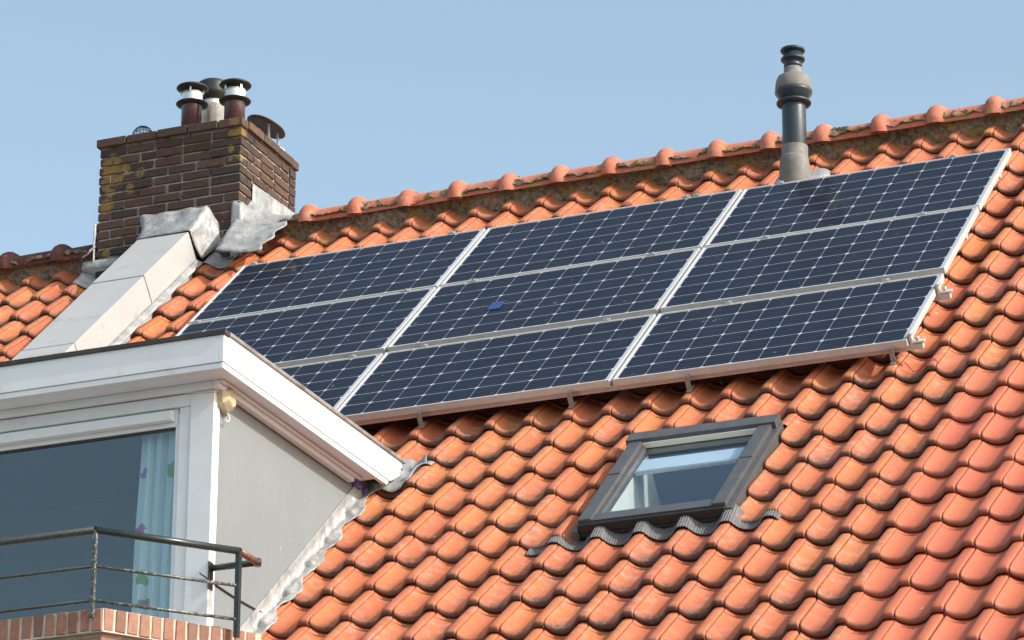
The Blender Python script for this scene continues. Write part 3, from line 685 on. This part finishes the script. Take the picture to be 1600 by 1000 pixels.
# ------------------------------------------------------------------ solar panels
PW, PH, PD = 1.694, .988, .040
GX = [.0, 1.716, 3.432]; GS = [-.012, 1.003 - .004, 2.022]; GN = [0, 0, -.016]
def frame_mesh():
    mb = MB(); lw = .011
    prof_ = [(0, -PD), (0, 0), (lw, 0), (lw, -.006), (.003, -.006), (.003, -PD + .002), (.028, -PD + .002), (.028, -PD)]
    # outer ring path, mitred
    C4 = [((0, 0), (1, -1)), ((PW, 0), (-1, -1)), ((PW, -PH), (-1, 1)), ((0, -PH), (1, 1))]
    vs = []
    for (px_, py_), (dx, dy) in C4:
        for (d, n) in prof_: vs.append((px_ + dx * d, py_ + dy * d, n))
    m = len(prof_); f = []
    for i in range(4):
        j = (i + 1) % 4
        for q in range(m):
            r = (q + 1) % m; f.append((i * m + q, j * m + q, j * m + r, i * m + r))
    mb.add(vs, f); me = mb.mesh('frame'); bm = bmesh.new(); bm.from_mesh(me); bmesh.ops.recalc_face_normals(bm, faces=bm.faces); bm.to_mesh(me); bm.free(); me.materials.append(M['alu']); return me
FM = frame_mesh()
CPX = (PW - .050) / 10; CPY = (PH - .034) / 6
hx, hy, ch = CPX / 2 - .0017, CPY / 2 - .0034, .0125
oc = [(-hx + ch, -hy), (hx - ch, -hy), (hx, -hy + ch), (hx, hy - ch), (hx - ch, hy), (-hx + ch, hy), (-hx, hy - ch), (-hx, -hy + ch)]
CM = MB().add([(x, y, .0008) for x, y in oc] + [(x, y, 0) for x, y in oc], [tuple(range(8))] + [(i, 8 + i, 8 + (i + 1) % 8, (i + 1) % 8) for i in range(8)]).mesh('cell'); CM.materials.append(M['cell'])
BS = MB().box((.004, -PH + .004, -.0075), (PW - .004, -.004, -.0035)).mesh('backsheet'); BS.materials.append(M['back'])
CLAMP = MB().box((-.022, -.014, -.002), (.022, .014, .006)).box((-.007, -.006, .006), (.007, .006, .012)).mesh('clamp'); CLAMP.materials.append(M['steel'])
PLAB = [['top left solar panel, nearest the chimney', 'top middle solar panel, below the plain ridge stretch', 'top right solar panel, directly below the vent pipe'],
        ['middle-row left solar panel, partly cut off by the dormer corner', 'centre solar panel of the nine, with a small blue gridded patch', 'middle-row right solar panel with a rust fleck'],
        ['bottom left solar panel, mostly hidden behind the white dormer fascia', 'bottom middle solar panel, its lower edge above open tiles', 'bottom right solar panel, nearest the camera above the roof window']]
clampx = {(0, 0): [.07, 1.464], (0, 1): [1.948 + 1.1 - 0, 3.116 - .0], (0, 2): [4.766, 3.66], (1, 0): [.0675, 1.498], (1, 1): [1.948, 3.108], (1, 2): [3.822, 4.789], (2, 0): [1.498, .3], (2, 1): [1.96, 3.108], (2, 2): [3.85, 4.789]}
for i in range(3):
    for j in range(3):
        p = empty('solar_panel', RP(GX[j], GS[i], GN[i]), PLAB[i][j], 'solar panel', 'solar panels in three rows on the roof')
        p.rotation_euler = (TH + random.uniform(-.0012, .0012), random.uniform(-.0012, .0012), 0)
        def pl(name, me, x=0, y=0, z=0):
            o = bpy.data.objects.new(name, me); COL.objects.link(o); o.parent = p; o.location = (x, y, z); return o
        pl('frame', FM); pl('backsheet', BS)
        for a_ in range(10):
            for b_ in range(6): pl('cell', CM, .025 + CPX * (a_ + .5), -.017 - CPY * (b_ + .5), -.0034)
        for cx in clampx[(i, j)]:
            pl('clamp', CLAMP, cx - GX[j], .006 if i != 2 else .012, .001)
# adhesive patch on the centre panel
o = MB().box((-.042, -.062, 0), (.042, .062, .001)).build('blue_patch', M['patch']); o.location = RP(2.262, 1.515, .0015); o.rotation_euler = (TH, 0, 0)
tag(o, 'small bright blue gridded patch stuck on the centre solar panel', 'patch')
# mounting rails (run down the slope under the panels) and edge brackets
for q, (s, lab) in enumerate(((.25, 'upper mounting rail under the top row of panels'), (1.28, 'aluminium mounting rail under the middle row of panels'), (2.235, 'mounting rail with bracket end beside the bottom right panel\'s upper corner'), (2.965, 'lowest mounting rail, its end bracket at the panels\' bottom right corner'))):
    r_ = empty('mounting_rail', RP(5.1, s, -.06), lab, 'mounting rail', 'rails carrying the solar panels')
    end = 5.10 if q < 2 else 5.20
    MB().box((.03, -s - .02, -.092), (end, -s + .018, -.060), RM).build('rail', M['alu'], r_, bevel=.002)
    if q >= 2:
        MB().box((5.137, -s - .022, -.068), (5.149, -s + .022, .006), RM).box((5.118, -s - .022, -.010), (5.149, -s + .022, -.002), RM).box((5.149, -s - .02, -.056), (5.215, -s + .016, -.046), RM).build('end_clamp', M['alu'], r_, bevel=.0015)
        MB().tube([RP(5.175, s, -.05), RP(5.175, s, -.022)], .010, 6).build('bolt', M['steel'], r_)
hk = [('roof hook under the bottom panel edge beside the dormer fascia corner', 2.26), ('roof hook under the bottom panel edge, second from the dormer', 3.17), ('roof hook under the bottom panel edge, above the roof window', 3.865), ('roof hook under the bottom right panel\'s lower corner', 5.035)]
h0 = None
for lab, x in hk:
    if h0 is None:
        h0 = empty('roof_hook', RP(x, 3.03, -.08), lab, 'roof hook', 'hooks below the panel array')
        mb = MB(); mb.box((-.014, .002, .028), (.014, .10, .036)).box((-.014, -.005, -.045), (.014, .002, .036)).box((-.014, -.03, -.049), (.014, .06, -.0445))
        ob = bpy.data.objects.new('strap', mb.mesh('strap')); COL.objects.link(ob); ob.data.materials.append(M['hook']); ob.parent = h0; bm = None; hs = ob; h0.rotation_euler = (TH, 0, 0)
    else:
        h = h0.copy(); COL.objects.link(h); h.location = RP(x, 3.03, -.08); h['label'] = lab; c_ = hs.copy(); COL.objects.link(c_); c_.parent = h
o = MB().tube([RP(5.10 + .04 * i, 3.05 + .02 * math.sin(i * 1.3) + .008 * i, surf(5.10 + .04 * i, 3.06) + .012 + (.04 if i == 0 else 0)) for i in range(6)], .003, 6).build('red_wire', M['red']); tag(o, 'thin loose red wire on the tiles at the panels\' bottom right corner', 'wire')

# ------------------------------------------------------------------ roof window
rw = empty('roof_window', RP(4.2, 5.0, -.1), 'anthracite-framed roof window set in the tiles below the solar panels', 'roof window')
DN_ = -.03
def rbox(name, x0, x1, s0, s1, n0, n1, mat, bev=.003, par=rw):
    n0 += DN_; n1 += DN_; return MB().box((x0, -s1, n0), (x1, -s0, n1), RM).build(name, mat, par, bevel=bev)
x0, x1, s0, s1 = 3.745, 4.545, 3.738, 4.823
rbox('top_cladding', x0 - .02, x1 + .022, s0 - .03, s0 + .075, -.20, -.045, M['winframe'])
rbox('top_ledge', x0 + .045, x1 - .045, s0 + .075, s0 + .088, -.098, -.068, M['lining'], .002)
for sd, (a, b) in enumerate(((x0, x0 + .072), (x1 - .072, x1))):
    rbox('side_cladding', a, b, s0 + .075, s0 + .495, -.20, -.056, M['winframe'])
    rbox('side_cladding', a, b, s0 + .497, s1 - .02, -.20, -.060, M['winframe'])
    if sd: rbox('side_gutter', b, b + .036, s0 + .0, s1 + .0, -.20, -.085, M['winframe'])
    else: rbox('side_gutter', a - .03, a, s0 + .0, s1 + .03, -.20, -.10, M['winframe'])
rbox('bottom_cladding', x0 + .072, x1 - .072, s1 - .10, s1 - .02, -.20, -.070, M['winframe'])
rbox('bottom_face', x0, x1, s1 - .02, s1 + .010, -.130, -.078, M['winblack'], .006)
rbox('bottom_sill', x0 - .035, x1 + .02, s1 - .06, s1 + .012, -.155, -.128, M['winblack'], .008)
for a, b, c_, d in ((x0 + .072, x0 + .095, s0 + .105, s1 - .085), (x1 - .095, x1 - .072, s0 + .105, s1 - .085)): rbox('sash_rail', a, b, c_, d, -.13, -.080, M['winframe'], .002)
rbox('sash_rail', x0 + .095, x1 - .095, s1 - .135, s1 - .10, -.13, -.082, M['winframe'], .002)
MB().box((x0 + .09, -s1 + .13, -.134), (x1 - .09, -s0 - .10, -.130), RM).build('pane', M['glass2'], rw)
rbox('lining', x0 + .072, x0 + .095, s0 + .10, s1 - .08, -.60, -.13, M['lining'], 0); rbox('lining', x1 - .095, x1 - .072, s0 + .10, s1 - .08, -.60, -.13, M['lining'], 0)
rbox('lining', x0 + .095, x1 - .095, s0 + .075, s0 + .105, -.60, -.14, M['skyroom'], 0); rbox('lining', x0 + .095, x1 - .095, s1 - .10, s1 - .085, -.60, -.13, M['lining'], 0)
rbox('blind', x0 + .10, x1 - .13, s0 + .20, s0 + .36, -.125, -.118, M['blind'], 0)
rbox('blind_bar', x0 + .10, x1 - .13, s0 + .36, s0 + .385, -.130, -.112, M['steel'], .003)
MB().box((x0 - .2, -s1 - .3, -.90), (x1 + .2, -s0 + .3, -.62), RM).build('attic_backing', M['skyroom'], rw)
# pleated apron that follows the waves of the tiles
rows = []
N_ = 420
for j in range(4):
    row = []
    for i in range(N_ + 1):
        x = lerp(3.475, 4.845, i / N_); s = lerp(4.78, 4.935, j / 3); lift = .0022 * (1 if i % 4 < 2 else -1)
        
        edge = .02 * math.sin(i / N_ * PI)
        row.append(RP(x, s + .006 * math.sin(x * 27), surf(x, 4.95) + .014 + lift + (.02 * (1 - j / 3) if 3.78 < x < 4.62 else 0)))
    rows.append(row)
MB().grid(rows, smooth=False).build('pleated_apron', M['apron'], rw, solid=.003)

# ------------------------------------------------------------------ dormer
DXW, DYW = 2.21, -4.65; FX, FY = 2.36, -4.85; ZT, ZF = -2.48, -2.655; DL = -1.62
dm = empty('dormer', (.3, DYW, -4.1), 'white flat-roofed dormer with grey side wall beside the tiles', 'dormer')
# side wall follows the roof slope
def yroof(z, n=-.19): return (z - n / math.cos(TH)) / math.tan(TH)
MB().prism([(DYW + .07, -2.62), (DYW + .07, -4.25), (yroof(-4.25), -4.25), (yroof(-2.62), -2.62)], DXW - .08, DXW, 'x').build('side_wall', M['sidewall'], dm)
MB().prism([(DYW + .07, -2.62), (DYW + .07, -4.25), (yroof(-4.25), -4.25), (yroof(-2.62), -2.62)], DL, DL + .08, 'x').build('side_wall', M['sidewall'], dm)
MB().box((DXW - .13, DYW - .0, -4.3), (DXW + .003, DYW + .069, -2.66)).build('corner_post', M['whiteframe'], dm, bevel=.004)
# roof slab, fascias
yb = -2.70
MB().prism([(FY + .03, ZT - .012), (FY + .03, ZF + .012), (-2.9, ZF + .012), (-2.58, ZT - .012)], DL - .1, FX - .03, 'x').build('roof_slab', M['bitumen'], dm)
MB().box((DL - .13, FY, ZF + .02), (FX - .03, FY + .028, ZT)).build('front_fascia', M['white'], dm, bevel=.003)
MB().box((DL - .13, FY + .006, ZF - .012), (FX - .03, FY + .028, ZF + .018)).build('fascia_lip', M['white'], dm, bevel=.003)
MB().prism([(FY, ZT), (FY, ZF + .02), (-2.815, ZF + .02), (-2.70, ZT - .09), (-2.66, ZT)], FX - .03, FX, 'x').build('side_fascia', M['white'], dm, bevel=.003)
MB().prism([(FY + .006, ZF + .018), (FY + .006, ZF - .012), (-2.85, ZF - .012), (-2.825, ZF + .018)], FX - .03, FX - .005, 'x').build('fascia_lip', M['white'], dm, bevel=.003)
MB().box((DL - .1, FY + .028, ZF - .006), (FX - .03, -2.95, ZF + .010)).build('soffit', M['white'], dm)
# cove mouldings under the soffit
MB().box((DXW + .003, DYW - .035, ZF - .045), (DXW + .045, -3.05, ZF - .006)).box((DXW + .045, DYW - .035, ZF - .020), (DXW + .07, -3.0, ZF - .0065)).build('moulding', M['white'], dm, bevel=.008)
MB().box((DL, DYW - .035, ZF - .045), (DXW + .003, DYW + .0, ZF - .006)).build('moulding', M['white'], dm, bevel=.008)
# metal edge trim round the roof
MB().box((DL - .14, FY - .010, ZT - .012), (FX + .010, FY + .05, ZT + .014)).build('edge_trim', M['bitumen'], dm, bevel=.003)
MB().box((FX - .05, FY + .051, ZT - .004), (FX + .012, -2.64, ZT + .016)).build('edge_trim', M['trim'], dm, bevel=.004)
MB().box((FX - .028, FY + .051, ZT + .0165), (FX - .012, -2.64, ZT + .022)).build('edge_trim', M['trim'], dm)
# window in the front
W0, W1 = .18, 2.0
def fb(name, a, b, mat, bev=.004): return MB().box(a, b).build(name, mat, dm, bevel=bev)
fb('head_frame', (DL, DYW + .004, -2.765), (DXW - .13, DYW + .06, -2.70), M['whiteframe']); fb('head_frame', (DL, DYW + .018, -2.70), (DXW - .131, DYW + .06, -2.662), M['whiteframe'])
fb('jamb', (2.012, DYW + .012, -4.3), (DXW - .131, DYW + .06, -2.766), M['whiteframe']); fb('jamb', (1.985, DYW + .026, -4.3), (2.011, DYW + .07, -2.79), M['whiteframe'])
fb('vent_strip', (.20, DYW - .022, -2.838), (1.985, DYW + .02, -2.785), M['whiteframe'], .006); fb('vent_strip', (.18, DYW + .021, -2.862), (2.0, DYW + .06, -2.767), M['whiteframe'], .004)
fb('mullion', (.06, DYW, -4.3), (.18, DYW + .06, -2.766), M['whiteframe']); fb('head_frame', (DL + .09, DYW + .02, -2.862), (.059, DYW + .06, -2.766), M['whiteframe'])
fb('gasket', (.18, DYW + .030, -2.876), (1.985, DYW + .05, -2.8625), M['winblack'], 0)
MB().box((.181, DYW + .034, -4.3), (1.9845, DYW + .038, -2.877)).build('pane', M['glass'], dm); MB().box((DL + .1, DYW + .034, -4.3), (.059, DYW + .038, -2.863)).build('pane', M['glass'], dm)
fb('sill', (DL, DYW - .03, -4.36), (DXW, DYW + .08, -4.301), M['whiteframe'])
# room behind
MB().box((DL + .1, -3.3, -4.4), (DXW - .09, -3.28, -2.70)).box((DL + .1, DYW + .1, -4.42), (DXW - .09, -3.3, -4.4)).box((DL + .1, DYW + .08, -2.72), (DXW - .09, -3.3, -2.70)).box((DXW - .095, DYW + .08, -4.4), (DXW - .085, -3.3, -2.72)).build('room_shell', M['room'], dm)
# lead flashing along the foot of the side wall, dressed over the first tiles
rows = []
NS = 230
for i in range(NS + 1):
    s = lerp(3.72, 6.75, i / NS); ph = (s * 2.8) % 1; k = next(q for q in range(NROW) if row_s(q) >= s); fr = (row_s(k) - s) / .355
    wd = .062 + .022 * math.sin(fr * 6.28 + 1) + .022 * noise.noise(Vector((s * 4, 0, 3)))
    row = [RP(DXW + .004, s, -.062 + .012 * noise.noise(Vector((s * 6, 1, 1)))), RP(DXW + .006, s, -.085)]
    for j in range(7):
        x = DXW + .010 + wd * j / 6; b = max(surf(x, s), surf(x + .03, s) - .01, BASE - .02)
        row.append(RP(x, s, b + .012 + .010 * noise.noise(Vector((x * 22, s * 11, 2))) + .006 * noise.noise(Vector((x * 60, s * 34, 2)))))
    rows.append(row)
MB().grid(rows).build('lead_flashing', M['lead'], dm, solid=.004)
MB().box((DXW + .002, -6.75, -.080), (DXW + .010, -3.75, -.052), RM).build('render_fillet', M['lead'], dm, bevel=.003)
# lead piece where the fascia runs into the tiles
def lp(u, v):
    x = lerp(2.22, 2.45, u); s = lerp(3.50, 3.86, v); return RP(x, s, surf(x, s) + .016 + .03 * (1 - u) * (1 - v) + .012 * math.sin(u * 5 + v * 7))
sheet(lp, 12, 12, M['lead'], 'lead_flashing', dm, .004, .012, 14)
def lip(u, v):
    x = lerp(2.375, 2.50, u); s = 3.56 + .012 * v; return RP(x, s - .035 + .05 * v, surf(x, 3.56) + .004 + .012 * v)
sheet(lip, 10, 3, M['lead'], 'lead_flashing', dm, .004, .003, 14)

# curtain behind the glass
rows = []
for i in range(91):
    u = i / 90; x = lerp(1.735, 2.06, u); y = DYW + .12 + .022 * math.sin(u * 31) + .010 * math.sin(u * 57 + 1)
    rows.append([(x + .02 * noise.noise(Vector((u * 3, zz, 0))) + .012 * math.sin(zz * 2.0), y + .012 * noise.noise(Vector((u * 6, zz * 1.5, 5))), zz) for zz in [-2.80 - .09 * j for j in range(18)]])
o = MB().grid(rows).build('curtain', M['curtain'], solid=.002); tag(o, 'pale blue curtain with coloured flowers hanging behind the dormer window', 'curtain')

# alarm box with its wire, purple tabs, loose cable
al = empty('alarm_box', (DXW, -4.55, -2.72), 'yellowed faceted alarm box high on the dormer\'s grey side wall', 'alarm box')
hexo = [(-4.628, -2.70), (-4.618, -2.765), (-4.555, -2.80), (-4.495, -2.765), (-4.50, -2.695), (-4.56, -2.655)]; hexi = [(-4.60, -2.70), (-4.595, -2.745), (-4.555, -2.772), (-4.52, -2.75), (-4.522, -2.70), (-4.56, -2.678)]
vs = [(DXW + .001, y, z) for y, z in hexo] + [(DXW + .035, y, z) for y, z in hexo] + [(DXW + .062, y, z) for y, z in hexi]
MB().add(vs, [(i, (i + 1) % 6, 6 + (i + 1) % 6, 6 + i) for i in range(6)] + [(6 + i, 6 + (i + 1) % 6, 12 + (i + 1) % 6, 12 + i) for i in range(6)] + [tuple(range(12, 18))]).build('housing', M['beige'], al, bevel=.003)
MB().tube([(DXW + .03, -4.555 + .028 * math.sin(q), -2.80 - .022 * (1 - math.cos(q)) - .0) for q in [PI * i / 5 * 1.2 for i in range(6)]], .003, 6).build('wire_loop', M['lining'], al)
MB().tube([(2.06, DYW - .006, -2.70), (2.21, DYW - .008, -2.712), (2.222, DYW + .01, -2.708), (2.225, -4.61, -2.70)], .003, 6).build('lead_wire', M['lining'], al)
o = MB().box((DXW + .002, -2.99, -2.70), (DXW + .03, -2.915, -2.655)).box((DXW + .002, -2.88, -2.725), (DXW + .03, -2.835, -2.675)).build('purple_tab', M['purple'], bevel=.006); tag(o, 'small purple tabs under the fascia where dormer meets the tiles', 'tabs')
o = MB().tube([(2.216, lerp(-4.75, -3.98, i / 8), lerp(-3.700, -3.705, i / 8) - .012 * math.sin(i / 8 * PI)) for i in range(9)], .0045, 6).build('loose_cable', M['black']); tag(o, 'thin dark cable stretched along the dormer side wall behind the railing', 'cable')

# ------------------------------------------------------------------ balcony: parapet and railing
ZP = -4.024; ZR = -3.642
A_, B_, C_ = Vector((2.475, -4.637, ZR)), Vector((2.474, -4.841, ZR)), Vector((1.979, -5.404, ZR))
D_ = Vector((-1.6, -5.404, ZR))
rl = empty('balcony_railing', (1.979, -5.404, ZP), 'dark green metal balcony railing on the brick parapet before the window', 'railing')
MB().tube([A_ + Vector((-.265, .0, 0)), A_ + Vector((0, .0, 0))], .017, 14).build('wall_arm', M['rail'], rl)
MB().tube([A_ + Vector((0, .008, 0)), B_], .018, 14).build('handrail', M['brownpaint'], rl)
MB().tube([B_, C_], .0185, 16).build('handrail', M['brownpaint'] if False else M['rail'], rl)
MB().tube([C_, D_], .0185, 16).build('handrail', M['rail'], rl)
MB().lathe([(.019, -.019), (.021, 0), (.019, .019)], A_, 14).build('elbow', M['rail'], rl)
MB().box((2.211, A_.y - .02, ZR - .11), (2.218, A_.y + .03, ZR + .035)).build('wall_plate', M['rail'], rl, bevel=.003)
MB().box((B_.x - .013, B_.y - .013, ZP - .06), (B_.x + .013, B_.y + .013, ZR)).build('post', M['rail'], rl, bevel=.003)
MB().box((C_.x - .010, C_.y - .010, ZP - .06), (C_.x + .010, C_.y + .010, ZR)).build('post', M['chip'], rl, bevel=.002)
for x in (.75, -.5): MB().box((x - .010, C_.y - .010, ZP - .06), (x + .010, C_.y + .010, ZR)).build('post', M['chip'], rl, bevel=.002)
for zz in (-3.820, -3.992):
    MB().tube([Vector((B_.x, B_.y, zz)), Vector((C_.x, C_.y, zz - .005))], .0088, 10).build('mid_rail', M['chip'], rl)
    MB().tube([Vector((C_.x, C_.y, zz - .005)), Vector((D_.x, D_.y, zz - .005))], .0088, 10).build('mid_rail', M['rail'], rl)
pp = empty('parapet', (2.0, -5.38, -4.3), 'red brick balcony parapet with upright brick coping at the bottom left', 'parapet')
P0 = Vector((2.52, -4.70)); P1 = Vector((2.022, -5.372)); P2 = Vector((-1.7, -5.372))
d1 = (P0 - P1).normalized(); n1 = Vector((d1.y, -d1.x))           # outward normal of the angled part
def inset(t, zb, zt, name, mat):
    # closed plan polygon of the parapet core
    q = [(P0.x - n1.x * t + d1.x * .02, P0.y - n1.y * t + d1.y * .02), (P1.x - n1.x * t * .5, P1.y + t), (P2.x, P2.y + t), (P2.x, DYW + .05), (2.18, DYW + .05), (2.42, DYW + .02)]
    MB().prism(q, zb, zt, 'z').build(name, mat, pp)
inset(.036, -11.4, ZP - .125, 'wall_core', M['pmortar']); inset(-.001, ZP - .125, ZP - .008, 'coping_bed', M['pmortar'])
inset(-.002, -11.4, ZP - .62, 'lower_wall', M['hbrick'])
def pbricks(o0, dd, nn, length, zc, L, H, W, name, up, nseed, ov=0):
    r = random.Random(nseed); x = .004; k = 0
    while x < length - .01:
        l = min(L, length - x)
        me = brick(round(l - .010, 3), M['pbrick'], r.randrange(9), W, H)
        ang = math.atan2(dd.y, dd.x)
        base = Vector((o0.x + dd.x * x + nn.x * ov, o0.y + dd.y * x + nn.y * ov, zc + r.uniform(-.002, .002)))
        # brick local +y must point inward: flip when needed
        Rz = Matrix.Rotation(ang, 4, 'Z'); iny = (Rz @ Vector((0, 1, 0))).xy
        if iny.dot(nn) > 0: Tm = Matrix.Translation((base.x + dd.x * (l - .010), base.y + dd.y * (l - .010), base.z)) @ Matrix.Rotation(ang + PI, 4, 'Z')
        else: Tm = Matrix.Translation(base) @ Rz
        ob = link(name, me, pp); ob.matrix_basis = Tm @ Matrix.Translation((0, r.uniform(-.002, .002), 0)); x += L
n2 = Vector((0, -1)); d2 = Vector((-1, 0))
L1 = (P0 - P1).length
pbricks(P1, d1, n1, L1, ZP - .118, .064, .110, .19, 'coping_brick', 1, 1, .006)
pbricks(P1, d2, n2, 1.75, ZP - .118, .064, .110, .19, 'coping_brick', 1, 2, .006)
for c_ in range(5):
    zz = ZP - .118 - .018 - .062 * (c_ + 1) + .006
    pbricks(P1 + d1 * 0, d1, n1, L1, zz, .215, .052, .09, 'brick', 0, 5 + c_, -.024)
    pbricks(P1, d2, n2, 1.75, zz, .215, .052, .09, 'brick', 0, 15 + c_, -.024)

# ------------------------------------------------------------------ walls below the eaves (outside the picture)
ye = -SB * math.cos(TH); ze = -SB * math.sin(TH)
o = MB().box((-3.3, ye + .35, -11.4), (9.2, ye + .6, ze - .1)).box((-3.3, ye + .61, -11.4), (-3.1, 6.4, -6.0)).box((9.0, ye + .61, -11.4), (9.2, 6.4, -6.0)).build('house_wall', M['hbrick'])
MB().prism([(ye + .61, ze - .05), (.86, .2), (6.4, -5.5), (6.4, -6), (ye + .61, -6.0 - .6)], 9.0, 9.2, 'x').build('gable_wall', M['hbrick'], o)
tag(o, 'brick house walls below the eaves', 'wall', kind='structure')
